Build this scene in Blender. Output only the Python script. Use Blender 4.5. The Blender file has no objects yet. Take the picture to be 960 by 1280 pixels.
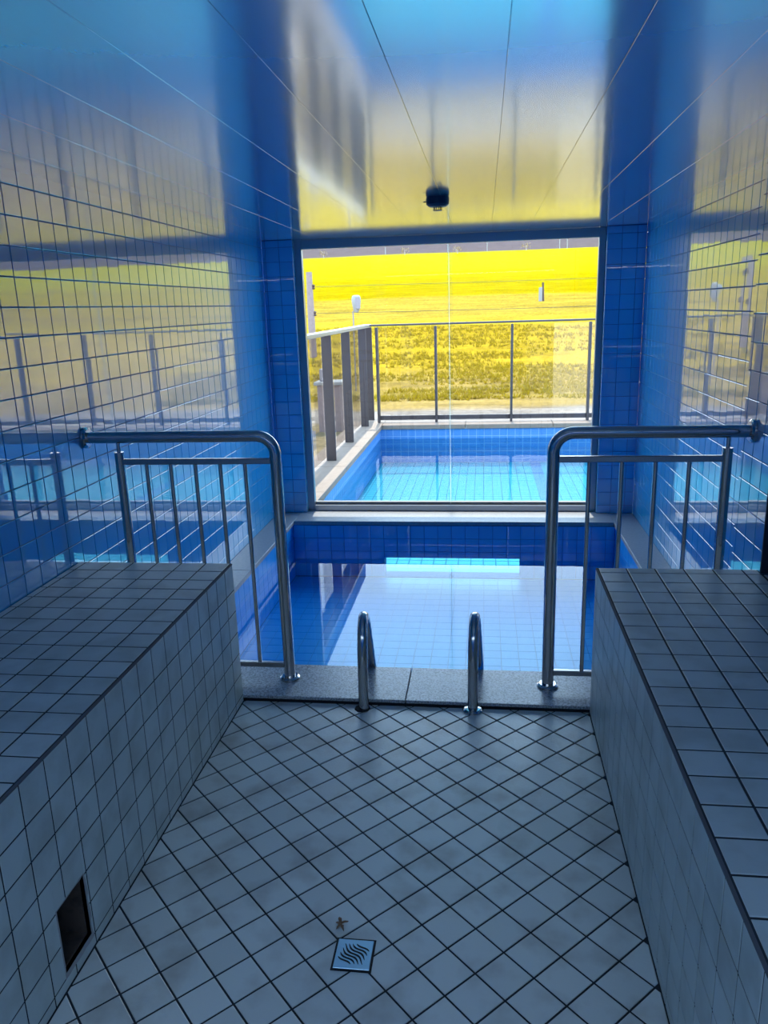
import bpy, bmesh, math, random
from mathutils import Vector, Matrix, noise
random.seed(7)
C = bpy.context.scene.collection
SC = bpy.context.scene
PI = math.pi

# ------------------------------------------------------------------ camera
CAM_H = 1.558
FX = 965.25
FWD = Vector((-0.1284, 0.9583, -0.2555)).normalized()
RGT = Vector((0.9917, 0.1248, -0.0304)); RGT = (RGT - FWD * RGT.dot(FWD)).normalized()
UPV = RGT.cross(FWD)
cam_d = bpy.data.cameras.new('camera'); cam = bpy.data.objects.new('camera', cam_d); C.objects.link(cam)
cam_d.sensor_fit = 'AUTO'; cam_d.sensor_width = 36.0; cam_d.lens = FX / 1280 * 36.0
cam_d.clip_start = 0.05; cam_d.clip_end = 2000
m = Matrix.Identity(4)
for i in range(3):
    m[i][0] = RGT[i]; m[i][1] = UPV[i]; m[i][2] = -FWD[i]
m[0][3], m[1][3], m[2][3] = 0, 0, CAM_H
cam.matrix_world = m
SC.camera = cam

# ------------------------------------------------------------------ sky, sun, exposure
SC.view_settings.view_transform = 'Standard'; SC.view_settings.look = 'None'
SC.view_settings.gamma = 1.0; SC.view_settings.use_curve_mapping = False
SC.view_settings.exposure = 0.65
cy = SC.cycles
cy.max_bounces = 12; cy.diffuse_bounces = 6; cy.glossy_bounces = 6; cy.transmission_bounces = 8
cy.transparent_max_bounces = 32; cy.caustics_reflective = False; cy.caustics_refractive = False

wd = bpy.data.worlds.new('sky'); SC.world = wd; wd.use_nodes = True
wt = wd.node_tree; wt.nodes.clear()
wo = wt.nodes.new('ShaderNodeOutputWorld'); wb = wt.nodes.new('ShaderNodeBackground')
wr = wt.nodes.new('ShaderNodeValToRGB'); wg = wt.nodes.new('ShaderNodeTexCoord'); wsx = wt.nodes.new('ShaderNodeSeparateXYZ')
wt.links.new(wg.outputs['Generated'], wsx.inputs[0]); wt.links.new(wsx.outputs['Z'], wr.inputs[0])
wt.links.new(wr.outputs[0], wb.inputs[0]); wt.links.new(wb.outputs[0], wo.inputs[0])
cr = wr.color_ramp
cr.elements[0].position = 0.0; cr.elements[0].color = (0.86, 0.91, 1.0, 1)
cr.elements[1].position = 1.0; cr.elements[1].color = (0.46, 0.66, 1.0, 1)
e = cr.elements.new(0.35); e.color = (0.52, 0.75, 1.0, 1)
wb.inputs[1].default_value = 3.6

SUN_EL, SUN_AZ = math.radians(62), math.radians(-4)     # ahead of the camera, a touch to the left
sun_dir = Vector((math.sin(SUN_AZ) * math.cos(SUN_EL), math.cos(SUN_AZ) * math.cos(SUN_EL), math.sin(SUN_EL)))
sd = bpy.data.lights.new('sun', 'SUN'); sd.energy = 4.6; sd.angle = math.radians(0.6); sd.color = (1.0, 0.93, 0.80)
so = bpy.data.objects.new('sun', sd); C.objects.link(so); so.rotation_euler = sun_dir.to_track_quat('Z', 'Y').to_euler(); so.location = (0, 30, 60)


def portal(name, loc, rot, sx, sy):
    l = bpy.data.lights.new(name, 'AREA'); l.shape = 'RECTANGLE'; l.size = sx; l.size_y = sy
    l.cycles.is_portal = True
    o = bpy.data.objects.new(name, l); C.objects.link(o); o.location = loc; o.rotation_euler = rot


# ------------------------------------------------------------------ dimensions (metres)
XL, XR = -1.629, 1.1125          # side walls
H = 2.06                         # ceiling
YW = 5.83                        # window wall, room face
YB = 2.80                        # far end of benches
YC = 3.10                        # pool side of the curb
YBACK = -1.5
BL, BR, HB = -0.986, 0.4125, 0.60  # bench faces, bench height
PXL, PXR, PY = -1.445, 0.9377, 5.565  # pool opening between the ledges
WATER = -0.17
PFLOOR = -0.45
OX0, OX1, OY0, OY1 = -1.40, 4.8, 5.70, 10.35
OFLOOR = -0.50
SKX0, SKX1, SKY0, SKY1 = -1.55, 1.05, -1.45, -0.40     # unseen roof opening, added behind the camera for fill light

portal('window_portal', (-0.27, YW + 0.10, 1.0), (-PI / 2, 0, 0), 2.25, 2.0)
portal('fill_opening_portal', ((SKX0 + SKX1) / 2, (SKY0 + SKY1) / 2, H + 0.12), (0, 0, 0), SKX1 - SKX0, SKY1 - SKY0)


# ------------------------------------------------------------------ material helpers
def mat(name):
    mm = bpy.data.materials.new(name); mm.use_nodes = True
    nt = mm.node_tree; nt.nodes.clear()
    out = nt.nodes.new('ShaderNodeOutputMaterial')
    return mm, nt, out


def N(nt, t, **kw):
    n = nt.nodes.new(t)
    for k, v in kw.items():
        if k in n.inputs: n.inputs[k].default_value = v
        else: setattr(n, k, v)
    return n


def L(nt, a, b): nt.links.new(a, b)


def principled(name, col, rough=0.5, metal=0.0, ior=1.5, coat=0.0, coat_rough=0.03, coat_ior=1.5, spec=0.5,
               var=0.0, nscale=8.0, namt=0.0, ncol=None, nlo=0.45, nhi=0.65, bump=0.0, bscale=60.0, objvar=0.0, stretch=None, ndetail=5):
    mm, nt, out = mat(name)
    p = N(nt, 'ShaderNodeBsdfPrincipled')
    p.inputs['Base Color'].default_value = (*col, 1); p.inputs['Roughness'].default_value = rough
    p.inputs['Metallic'].default_value = metal; p.inputs['IOR'].default_value = ior
    p.inputs['Coat Weight'].default_value = coat; p.inputs['Coat Roughness'].default_value = coat_rough
    p.inputs['Coat IOR'].default_value = coat_ior; p.inputs['Specular IOR Level'].default_value = spec
    L(nt, p.outputs[0], out.inputs[0])
    geo = N(nt, 'ShaderNodeNewGeometry')
    vec = geo.outputs['Position']
    if stretch:
        mp = N(nt, 'ShaderNodeMapping'); mp.inputs['Scale'].default_value = stretch
        L(nt, vec, mp.inputs[0]); vec = mp.outputs[0]
    csock = None
    if ncol is not None:
        tx = N(nt, 'ShaderNodeTexNoise'); tx.inputs['Scale'].default_value = nscale; tx.inputs['Detail'].default_value = ndetail
        L(nt, vec, tx.inputs['Vector'])
        mr = N(nt, 'ShaderNodeMapRange'); mr.inputs[1].default_value = nlo; mr.inputs[2].default_value = nhi
        mr.inputs[3].default_value = 0; mr.inputs[4].default_value = namt
        L(nt, tx.outputs[0], mr.inputs[0])
        mx = N(nt, 'ShaderNodeMix', data_type='RGBA')
        mx.inputs[6].default_value = (*col, 1); mx.inputs[7].default_value = (*ncol, 1)
        L(nt, mr.outputs[0], mx.inputs[0]); csock = mx.outputs[2]
    if objvar:
        oi = N(nt, 'ShaderNodeObjectInfo')
        mr2 = N(nt, 'ShaderNodeMapRange'); mr2.inputs[3].default_value = 1 - objvar; mr2.inputs[4].default_value = 1 + objvar
        L(nt, oi.outputs['Random'], mr2.inputs[0])
        hs = N(nt, 'ShaderNodeHueSaturation'); L(nt, mr2.outputs[0], hs.inputs['Value'])
        if csock: L(nt, csock, hs.inputs['Color'])
        else: hs.inputs['Color'].default_value = (*col, 1)
        csock = hs.outputs[0]
    if csock: L(nt, csock, p.inputs['Base Color'])
    if bump:
        tb = N(nt, 'ShaderNodeTexNoise'); tb.inputs['Scale'].default_value = bscale; tb.inputs['Detail'].default_value = 3
        L(nt, vec, tb.inputs['Vector'])
        bp = N(nt, 'ShaderNodeBump'); bp.inputs['Strength'].default_value = bump; bp.inputs['Distance'].default_value = 0.01
        L(nt, tb.outputs[0], bp.inputs['Height']); L(nt, bp.outputs[0], p.inputs['Normal'])
        if coat: L(nt, bp.outputs[0], p.inputs['Coat Normal'])
    return mm


def clear_mat(name, tint, ior, rough=0.0, spec=1.0, wave=0.0, wscale=3.0):
    """A clear sheet: straight transmission with Fresnel reflection, the same from both sides."""
    mm, nt, out = mat(name)
    tr = N(nt, 'ShaderNodeBsdfTransparent'); tr.inputs[0].default_value = (*tint, 1)
    gl = N(nt, 'ShaderNodeBsdfGlossy'); gl.inputs[0].default_value = (spec, spec, spec, 1); gl.inputs['Roughness'].default_value = rough
    geo = N(nt, 'ShaderNodeNewGeometry')
    mr = N(nt, 'ShaderNodeMapRange'); mr.inputs[3].default_value = ior; mr.inputs[4].default_value = 1 / ior
    L(nt, geo.outputs['Backfacing'], mr.inputs[0])
    fr = N(nt, 'ShaderNodeFresnel'); L(nt, mr.outputs[0], fr.inputs['IOR'])
    mix = N(nt, 'ShaderNodeMixShader'); L(nt, fr.outputs[0], mix.inputs[0]); L(nt, tr.outputs[0], mix.inputs[1]); L(nt, gl.outputs[0], mix.inputs[2])
    L(nt, mix.outputs[0], out.inputs[0])
    if wave:
        tb = N(nt, 'ShaderNodeTexNoise'); tb.inputs['Scale'].default_value = wscale; tb.inputs['Detail'].default_value = 2
        L(nt, geo.outputs['Position'], tb.inputs['Vector'])
        bp = N(nt, 'ShaderNodeBump'); bp.inputs['Strength'].default_value = wave; bp.inputs['Distance'].default_value = 0.02
        L(nt, tb.outputs[0], bp.inputs['Height']); L(nt, bp.outputs[0], gl.inputs['Normal']); L(nt, bp.outputs[0], fr.inputs['Normal'])
    return mm


M = {}
M['blue_tile'] = principled('blue_glazed_tile', (0.0, 0.37, 0.78), rough=0.30, ior=1.55, coat=1.0, coat_rough=0.012, coat_ior=2.6, objvar=0.06)
M['blue_tile_in'] = principled('blue_pool_tile', (0.004, 0.34, 0.82), rough=0.35, objvar=0.06)
M['blue_grout'] = principled('pale_blue_grout', (0.07, 0.22, 0.38), rough=0.8)
M['pool_grout'] = principled('mid_blue_grout', (0.01, 0.20, 0.50), rough=0.8)
M['pale_grout'] = principled('pale_pool_grout', (0.30, 0.45, 0.66), rough=0.8)
M['deep_blue_grout'] = principled('deep_blue_grout', (0.01, 0.10, 0.32), rough=0.8)
M['white_tile'] = principled('unglazed_pale_grey_tile', (0.54, 0.60, 0.58), rough=0.42, ior=1.5, objvar=0.05, ncol=(0.40, 0.44, 0.41), nscale=9, namt=0.7, bump=0.04, bscale=150)
M['floor_tile'] = principled('pale_grey_floor_tile', (0.64, 0.68, 0.66), rough=0.30, ior=1.5, objvar=0.07, ncol=(0.36, 0.34, 0.31), nscale=7, namt=0.65, nlo=0.48, nhi=0.72, bump=0.06, bscale=120)
M['dark_grout'] = principled('dark_grey_grout', (0.02, 0.027, 0.036), rough=0.9)
M['edge_grout'] = principled('bench_edge_filler', (0.10, 0.105, 0.12), rough=0.8)
M['granite'] = principled('grey_granite', (0.58, 0.61, 0.65), rough=0.28, ncol=(0.16, 0.17, 0.19), nscale=160, namt=0.9, nlo=0.42, nhi=0.62, bump=0.05, bscale=200)
M['ledge_stone'] = principled('smooth_grey_stone', (0.36, 0.36, 0.37), rough=0.35, ncol=(0.26, 0.27, 0.28), nscale=60, namt=0.6)
M['steel'] = principled('polished_steel', (0.52, 0.50, 0.49), rough=0.13, metal=1.0)
M['steel_dull'] = principled('brushed_steel', (0.42, 0.41, 0.41), rough=0.25, metal=1.0)
M['drain_steel'] = principled('drain_steel', (0.42, 0.62, 0.74), rough=0.35, metal=0.7)
M['end_shade'] = principled('painted_end_shade', (0.012, 0.02, 0.035), rough=0.5)  # near-black colour stands in for shade on the pilaster end
M['black_gap'] = principled('drain_gap', (0.01, 0.012, 0.016), rough=0.8)
M['alu'] = principled('grey_aluminium', (0.33, 0.37, 0.43), rough=0.35, metal=0.6)
M['alu_dark'] = principled('bronze_grey_aluminium', (0.045, 0.037, 0.042), rough=0.5, metal=0.0)
M['rail_cap'] = principled('pale_aluminium_rail', (0.30, 0.28, 0.27), rough=0.35, metal=0.3)
M['pvc'] = principled('glossy_white_pvc', (0.82, 0.89, 0.92), rough=0.17, metal=0.52, ior=1.6, coat=1.0, coat_rough=0.10, coat_ior=1.7, bump=0.05, bscale=1.0, stretch=(14.0, 1.2, 1.0))
M['pvc_gap'] = principled('pvc_joint', (0.10, 0.13, 0.18), rough=0.6)
M['coping'] = principled('beige_coping_stone', (0.23, 0.175, 0.135), rough=0.7, ncol=(0.19, 0.14, 0.105), nscale=12, namt=0.6)
M['plaster'] = principled('pale_plaster', (0.55, 0.54, 0.52), rough=0.9)
M['yard_blue'] = principled('pale_blue_paint', (0.16, 0.26, 0.42), rough=0.8)
M['render_blue'] = principled('blue_render', (0.02, 0.13, 0.42), rough=0.7)
M['outer_tile'] = principled('light_blue_pool_tile', (0.07, 0.23, 0.55), rough=0.35, objvar=0.05)
M['outer_floor'] = principled('aqua_pool_floor_tile', (0.02, 0.28, 0.36), rough=0.4, objvar=0.03)
M['outer_stripe'] = principled('blue_pool_floor_tile', (0.03, 0.15, 0.33), rough=0.4)
M['outer_grout'] = principled('teal_grout', (0.02, 0.14, 0.22), rough=0.8)
M['sensor'] = principled('dark_blue_plastic', (0.03, 0.06, 0.11), rough=0.45)
M['hole'] = principled('raw_brick_cavity', (0.10, 0.07, 0.055), rough=0.95, ncol=(0.05, 0.035, 0.03), nscale=30, namt=0.8)
M['mortar'] = principled('grey_mortar', (0.36, 0.35, 0.35), rough=0.95, bump=0.3, bscale=80)
M['leaf'] = principled('dry_brown_leaf', (0.20, 0.11, 0.06), rough=0.8)
M['concrete'] = principled('pinkish_concrete', (0.26, 0.20, 0.20), rough=0.9, ncol=(0.20, 0.15, 0.15), nscale=14, namt=0.6)
M['white_paint'] = principled('white_paint', (0.25, 0.25, 0.25), rough=0.5)
M['lamp_grey'] = principled('lamp_grey', (0.22, 0.20, 0.22), rough=0.5)
M['brown'] = principled('brown_ceramic', (0.06, 0.03, 0.02), rough=0.5)
M['wire'] = principled('wire_dark', (0.05, 0.04, 0.03), rough=0.7)
M['bark'] = principled('pale_bark', (0.35, 0.30, 0.27), rough=0.9)
M['bush'] = principled('dry_bush', (0.30, 0.22, 0.14), rough=0.9)
mm, nt, out = mat('meadow_tuft')
_d = N(nt, 'ShaderNodeBsdfDiffuse'); _t = N(nt, 'ShaderNodeBsdfTranslucent'); _m = N(nt, 'ShaderNodeMixShader'); _m.inputs[0].default_value = 0.5
_d.inputs[0].default_value = (0.30, 0.22, 0.012, 1); _t.inputs[0].default_value = (0.34, 0.26, 0.012, 1)
L(nt, _d.outputs[0], _m.inputs[1]); L(nt, _t.outputs[0], _m.inputs[2]); L(nt, _m.outputs[0], out.inputs[0])
M['meadow_tuft'] = mm
M['pane'] = clear_mat('window_glass', (0.97, 0.985, 0.98), 1.45, spec=0.9)
M['fence_pane'] = clear_mat('fence_glass', (0.95, 0.91, 0.87), 1.45, spec=0.8)
M['water_in'] = clear_mat('pool_water', (0.55, 0.92, 0.98), 1.33, rough=0.0, wave=0.012, wscale=2.0)
M['water_out'] = clear_mat('outdoor_pool_water', (0.70, 0.93, 0.98), 1.33, rough=0.01, spec=0.2, wave=0.10, wscale=2.5)


mm, nt, out = mat('clear_seal')
_t = N(nt, 'ShaderNodeBsdfTranslucent'); _t.inputs[0].default_value = (0.85, 0.85, 0.80, 1); _p = N(nt, 'ShaderNodeBsdfTransparent')
_m = N(nt, 'ShaderNodeMixShader'); _m.inputs[0].default_value = 0.6; L(nt, _p.outputs[0], _m.inputs[1]); L(nt, _t.outputs[0], _m.inputs[2]); L(nt, _m.outputs[0], out.inputs[0])
M['seal'] = mm


# ------------------------------------------------------------------ object helpers
def tag(o, label=None, cat=None, group=None, kind=None):
    if label: o['label'] = label
    if cat: o['category'] = cat
    if group: o['group'] = group
    if kind: o['kind'] = kind
    return o


def empty(name, loc=(0, 0, 0)):
    o = bpy.data.objects.new(name, None); C.objects.link(o); o.location = loc
    o.empty_display_size = 0.1
    return o


def mesh(name, verts, faces, mt, parent=None, smooth=False):
    me = bpy.data.meshes.new(name)
    me.from_pydata([tuple(v) for v in verts], [], faces); me.update()
    if mt: me.materials.append(M[mt] if isinstance(mt, str) else mt)
    if smooth:
        for p in me.polygons: p.use_smooth = True
    o = bpy.data.objects.new(name, me); C.objects.link(o)
    if parent:
        o.parent = parent
        if parent.type == 'EMPTY' or parent.location.length > 0:
            o.matrix_parent_inverse = Matrix.Translation(-Vector(parent.location))
    return o


class MB:
    def __init__(s): s.v = []; s.f = []

    def add(s, v, f):
        b = len(s.v); s.v += [tuple(x) for x in v]; s.f += [tuple(i + b for i in q) for q in f]
        return s

    def box(s, x0, x1, y0, y1, z0, z1):
        v = [(x0, y0, z0), (x1, y0, z0), (x1, y1, z0), (x0, y1, z0), (x0, y0, z1), (x1, y0, z1), (x1, y1, z1), (x0, y1, z1)]
        return s.add(v, [(0, 3, 2, 1), (4, 5, 6, 7), (0, 1, 5, 4), (1, 2, 6, 5), (2, 3, 7, 6), (3, 0, 4, 7)])

    def cbox(s, x0, x1, y0, y1, z0, z1, c=0.003):
        """box with all edges chamfered"""
        bm = bmesh.new()
        bmesh.ops.create_cube(bm, size=1)
        for w in bm.verts:
            w.co = Vector(((x0 + x1) / 2 + w.co.x * (x1 - x0), (y0 + y1) / 2 + w.co.y * (y1 - y0), (z0 + z1) / 2 + w.co.z * (z1 - z0)))
        bmesh.ops.bevel(bm, geom=list(bm.edges), offset=c, segments=1, affect='EDGES')
        bm.verts.index_update()
        s.add([w.co[:] for w in bm.verts], [[w.index for w in f.verts] for f in bm.faces]); bm.free()
        return s

    def tube(s, pts, r, seg=12, cap=True):
        pts = [Vector(p) for p in pts]; n = len(pts)
        rr = r if isinstance(r, (list, tuple)) else [r] * n
        t0 = (pts[1] - pts[0]).normalized()
        a = Vector((0, 0, 1)) if abs(t0.z) < 0.9 else Vector((1, 0, 0))
        u = t0.cross(a).normalized(); vs = []; fs = []
        for i, p in enumerate(pts):
            t = (pts[min(i + 1, n - 1)] - pts[max(i - 1, 0)]).normalized()
            u = (u - t * u.dot(t)).normalized(); w = t.cross(u)
            for k in range(seg):
                g = 2 * PI * k / seg
                vs.append(p + (u * math.cos(g) + w * math.sin(g)) * rr[i])
        for i in range(n - 1):
            for k in range(seg):
                k2 = (k + 1) % seg
                fs.append((i * seg + k, i * seg + k2, (i + 1) * seg + k2, (i + 1) * seg + k))
        if cap:
            fs.append(tuple(reversed(range(seg)))); fs.append(tuple((n - 1) * seg + k for k in range(seg)))
        return s.add(vs, fs)

    def lathe(s, cx, cy_, prof, seg=24, axis='z'):
        vs = []; fs = []; n = len(prof)
        for (r, z) in prof:
            for k in range(seg):
                g = 2 * PI * k / seg
                if axis == 'z': vs.append((cx + r * math.cos(g), cy_ + r * math.sin(g), z))
                else: vs.append((z, cx + r * math.cos(g), cy_ + r * math.sin(g)))   # axis x, centre (y, z)
        for i in range(n - 1):
            for k in range(seg):
                k2 = (k + 1) % seg
                fs.append((i * seg + k, i * seg + k2, (i + 1) * seg + k2, (i + 1) * seg + k))
        fs.append(tuple(reversed(range(seg)))); fs.append(tuple((n - 1) * seg + k for k in range(seg)))
        return s.add(vs, fs)

    def build(s, name, mt, parent=None, smooth=False): return mesh(name, s.v, s.f, mt, parent, smooth)


def auto_smooth(o, deg=40):
    me = o.data
    for p in me.polygons: p.use_smooth = True
    bm = bmesh.new(); bm.from_mesh(me)
    for ed in bm.edges:
        if len(ed.link_faces) == 2 and ed.calc_face_angle(0) > math.radians(deg): ed.smooth = False
    bm.to_mesh(me); bm.free()
    return o


def bend(pts, r, n=8):
    """polyline with its inner corners rounded to radius r"""
    pts = [Vector(p) for p in pts]; out = [pts[0]]
    for i in range(1, len(pts) - 1):
        a, b, c = pts[i - 1], pts[i], pts[i + 1]
        d1, d2 = (a - b).normalized(), (c - b).normalized()
        ang = d1.angle(d2); t = r / math.tan(ang / 2)
        p1, p2 = b + d1 * t, b + d2 * t
        cen = b + (d1 + d2).normalized() * (r / math.sin(ang / 2))
        v1, v2 = p1 - cen, p2 - cen
        for k in range(n + 1):
            f = k / n; w = v1.lerp(v2, f); out.append(cen + w.normalized() * r)
    out.append(pts[-1])
    return out


def px(p):
    d = Vector(p) - Vector((0, 0, CAM_H)); z = d.dot(FWD)
    if z < 0.05: return None
    return (480 + FX * d.dot(RGT) / z, 640 - FX * d.dot(UPV) / z, z)


# ------------------------------------------------------------------ tiles: one mesh per size, one object per tile
_tile_cache = {}


def poly_tile(poly, t, c):
    """prism below z=0 from a convex polygon (ccw), with a chamfered top rim of width c"""
    n = len(poly); cx = sum(p[0] for p in poly) / n; cyy = sum(p[1] for p in poly) / n
    ins = []
    for i in range(n):
        a, b, d = Vector(poly[i - 1]), Vector(poly[i]), Vector(poly[(i + 1) % n])
        e1, e2 = (b - a).normalized(), (d - b).normalized()
        n1, n2 = Vector((-e1.y, e1.x)), Vector((-e2.y, e2.x))
        q = n1 + n2; k = max(0.35, 1 + n1.dot(n2)); ins.append(b + q * (c / k))
    v = [(p[0], p[1], -t) for p in poly] + [(p[0], p[1], -c * 0.7) for p in poly] + [(p.x, p.y, 0) for p in ins]
    f = []
    for i in range(n):
        j = (i + 1) % n
        f.append((i, j, n + j, n + i)); f.append((n + i, n + j, 2 * n + j, 2 * n + i))
    f.append(tuple(range(2 * n, 3 * n)))
    return v, f


def lay_tiles(parent, O, U, V, cells, mt, t=0.006, c=0.0012, tilt=0.0, limit=300, seed=1, name='tile', sheet='tile_sheet', minpx=0.0):
    """cells: list of polygons (u, v) in the plane O + uU + vV. The nearest in view become tile objects, the rest one joined sheet."""
    rnd = random.Random(seed)
    O, U, V = Vector(O), Vector(U), Vector(V); W = U.cross(V)
    rot = Matrix((U, V, W)).transposed()
    scored = []
    for poly in cells:
        n = len(poly); cu = sum(p[0] for p in poly) / n; cv = sum(p[1] for p in poly) / n
        ar = 0.0
        pp = [px(O + U * p[0] + V * p[1]) for p in poly]
        if all(pp):
            vis = any(-15 < q[0] < 975 and -15 < q[1] < 1295 for q in pp)
            ar = abs(sum(pp[i - 1][0] * pp[i][1] - pp[i][0] * pp[i - 1][1] for i in range(n))) / 2 if vis else 0
        scored.append((ar, cu, cv, poly))
    scored.sort(key=lambda q: -q[0])
    rest = MB()
    for k, (ar, cu, cv, poly) in enumerate(scored):
        loc = [(p[0] - cu, p[1] - cv) for p in poly]
        rx, ry = rnd.gauss(0, tilt), rnd.gauss(0, tilt)
        R = rot @ (Matrix.Rotation(rx, 3, 'X') @ Matrix.Rotation(ry, 3, 'Y'))
        base = O + U * cu + V * cv
        if k < limit and ar > minpx:
            key = (mt, t, c, tuple((round(p[0], 4), round(p[1], 4)) for p in loc))
            me = _tile_cache.get(key)
            if me is None:
                v, f = poly_tile(loc, t, c)
                me = bpy.data.meshes.new(name); me.from_pydata(v, [], f); me.update(); me.materials.append(M[mt])
                _tile_cache[key] = me
            o = bpy.data.objects.new(name, me); C.objects.link(o)
            o.matrix_world = Matrix.Translation(base) @ R.to_4x4()
            o.parent = parent
            if parent.location.length > 0: o.matrix_parent_inverse = Matrix.Translation(-Vector(parent.location))
        else:
            v, f = poly_tile(loc, t, c)
            rest.add([base + R @ Vector(q) for q in v], f)
    if rest.v:
        o = rest.build(sheet, mt, parent); o['kind'] = 'stuff'


def grid_cells(ul, vl, gap, holes=()):
    """rectangles between successive lines, minus holes (u0,u1,v0,v1)"""
    out = []
    g = gap / 2
    for i in range(len(ul) - 1):
        for j in range(len(vl) - 1):
            rects = [(ul[i] + g, ul[i + 1] - g, vl[j] + g, vl[j + 1] - g)]
            for h in holes:
                nr = []
                for (a, b, c_, d) in rects:
                    if h[1] <= a or h[0] >= b or h[3] <= c_ or h[2] >= d: nr.append((a, b, c_, d)); continue
                    if h[0] > a: nr.append((a, h[0], c_, d))
                    if h[1] < b: nr.append((h[1], b, c_, d))
                    aa, bb = max(a, h[0]), min(b, h[1])
                    if h[2] > c_: nr.append((aa, bb, c_, h[2]))
                    if h[3] < d: nr.append((aa, bb, h[3], d))
                rects = nr
            for (a, b, c_, d) in rects:
                if b - a > 0.006 and d - c_ > 0.006: out.append([(a, c_), (b, c_), (b, d), (a, d)])
    return out


def lines(a, b, phase, pitch):
    k = math.ceil((a - phase) / pitch + 1e-6); r = [a]
    x = phase + k * pitch
    while x < b - 1e-4:
        if x - r[-1] > 0.004: r.append(x)
        x += pitch
    r.append(b)
    return r


def clip_poly(poly, x0, x1, y0, y1):
    def cut(ps, inside, inter):
        out = []
        for i in range(len(ps)):
            a, b = ps[i - 1], ps[i]
            ia, ib = inside(a), inside(b)
            if ia != ib: out.append(inter(a, b))
            if ib: out.append(b)
        return out
    def ix(X): return lambda a, b: (X, a[1] + (b[1] - a[1]) * (X - a[0]) / (b[0] - a[0]))
    def iy(Y): return lambda a, b: (a[0] + (b[0] - a[0]) * (Y - a[1]) / (b[1] - a[1]), Y)
    for ins, it in ((lambda p: p[0] >= x0, ix(x0)), (lambda p: p[0] <= x1, ix(x1)), (lambda p: p[1] >= y0, iy(y0)), (lambda p: p[1] <= y1, iy(y1))):
        if not poly: return []
        poly = cut(poly, ins, it)
    clean = []
    for p in poly:
        if not clean or math.hypot(p[0] - clean[-1][0], p[1] - clean[-1][1]) > 1e-4: clean.append(p)
    if len(clean) > 1 and math.hypot(clean[0][0] - clean[-1][0], clean[0][1] - clean[-1][1]) < 1e-4: clean.pop()
    if len(clean) < 3: return []
    ar = sum(clean[i - 1][0] * clean[i][1] - clean[i][0] * clean[i - 1][1] for i in range(len(clean))) / 2
    return clean if ar > 8e-5 else []


WP = 0.1025                                     # wall tile pitch
ZL = lines(0.0, H + 0.004, 2.009, WP)
G = 0.0022                                       # grout recess

# ------------------------------------------------------------------ the room shell
# floor with 45 degree tiles
fl = MB().box(XL, XR, YBACK, YB + 0.004, -0.12, -0.0024).build('floor', 'dark_grout'); tag(fl, kind='structure')
cells = []
d = 0.0698; gp = 0.0054
for i in range(-40, 41):
    for j in range(-50, 51):
        cx, cyy = 0.331 + d * (i + j), 1.876 + d * (i - j)
        q = d - gp / math.sqrt(2) * 1.0
        poly = [(cx, cyy - q), (cx + q, cyy), (cx, cyy + q), (cx - q, cyy)]
        # the lattice nodes are the corners, so the tile centre is one half-diagonal off a node
        poly = [(p[0], p[1] + d) for p in poly]
        if max(p[0] for p in poly) < BL or min(p[0] for p in poly) > BR or max(p[1] for p in poly) < YBACK or min(p[1] for p in poly) > YB: continue
        r = clip_poly(poly, BL + 0.002, BR - 0.002, YBACK, YB)
        if r: cells.append(r)
lay_tiles(fl, (0, 0, 0), (1, 0, 0), (0, 1, 0), cells, 'floor_tile', t=0.009, c=0.0016, tilt=0.0025, seed=3)

# left wall
wl = MB().box(XL - 0.2, XL - G, YBACK, YW, -0.5, H + 0.15).build('wall_left', 'blue_grout'); tag(wl, kind='structure')
yl = lines(YBACK, YW + 0.004, 2.94, WP)
lay_tiles(wl, (XL, 0, 0), (0, 1, 0), (0, 0, 1), grid_cells(yl, ZL, 0.004), 'blue_tile', tilt=0.0011, seed=5)

# right wall with a shallow pilaster next to the railing
wr_ = MB().box(XR + G, XR + 0.2, YBACK, YW, -0.5, H + 0.15).build('wall_right', 'blue_grout'); tag(wr_, kind='structure')
cl = grid_cells(lines(YC, YW + 0.004, 4.05, WP), ZL, 0.004) + grid_cells(lines(YBACK, 2.76, 2.76, WP), ZL, 0.004)
cl = [[(-p[0], p[1]) for p in reversed(q)] for q in cl]
lay_tiles(wr_, (XR, 0, 0), (0, -1, 0), (0, 0, 1), cl, 'blue_tile', tilt=0.0015, seed=6)
PLX = 0.985
pil = MB().box(PLX + G, XR + 0.004, 2.76 + G, YC - G, -0.03, H).build('wall_right_pilaster', 'blue_grout'); tag(pil, kind='structure')
cl = grid_cells(lines(2.762, YC - 0.002, 2.86, WP), lines(0.02, H - 0.002, 2.009, WP), 0.004)
lay_tiles(pil, (PLX, 0, 0), (0, -1, 0), (0, 0, 1), [[(-p[0], p[1]) for p in reversed(q)] for q in cl], 'blue_tile', tilt=0.0015, seed=8)
MB().cbox(PLX - 0.006, XR, 2.752, 2.7615, HB + 0.001, H - 0.002, 0.002).build('end_shade_sheet', 'end_shade', pil)  # thin sheet that paints the shade on the pilaster's camera-facing end
lay_tiles(pil, (0, YC, 0), (-1, 0, 0), (0, 0, 1), grid_cells([-XR, -1.087, -PLX - 0.001], lines(0.02, H - 0.002, 2.009, WP), 0.004), 'blue_tile', seed=10)

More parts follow.
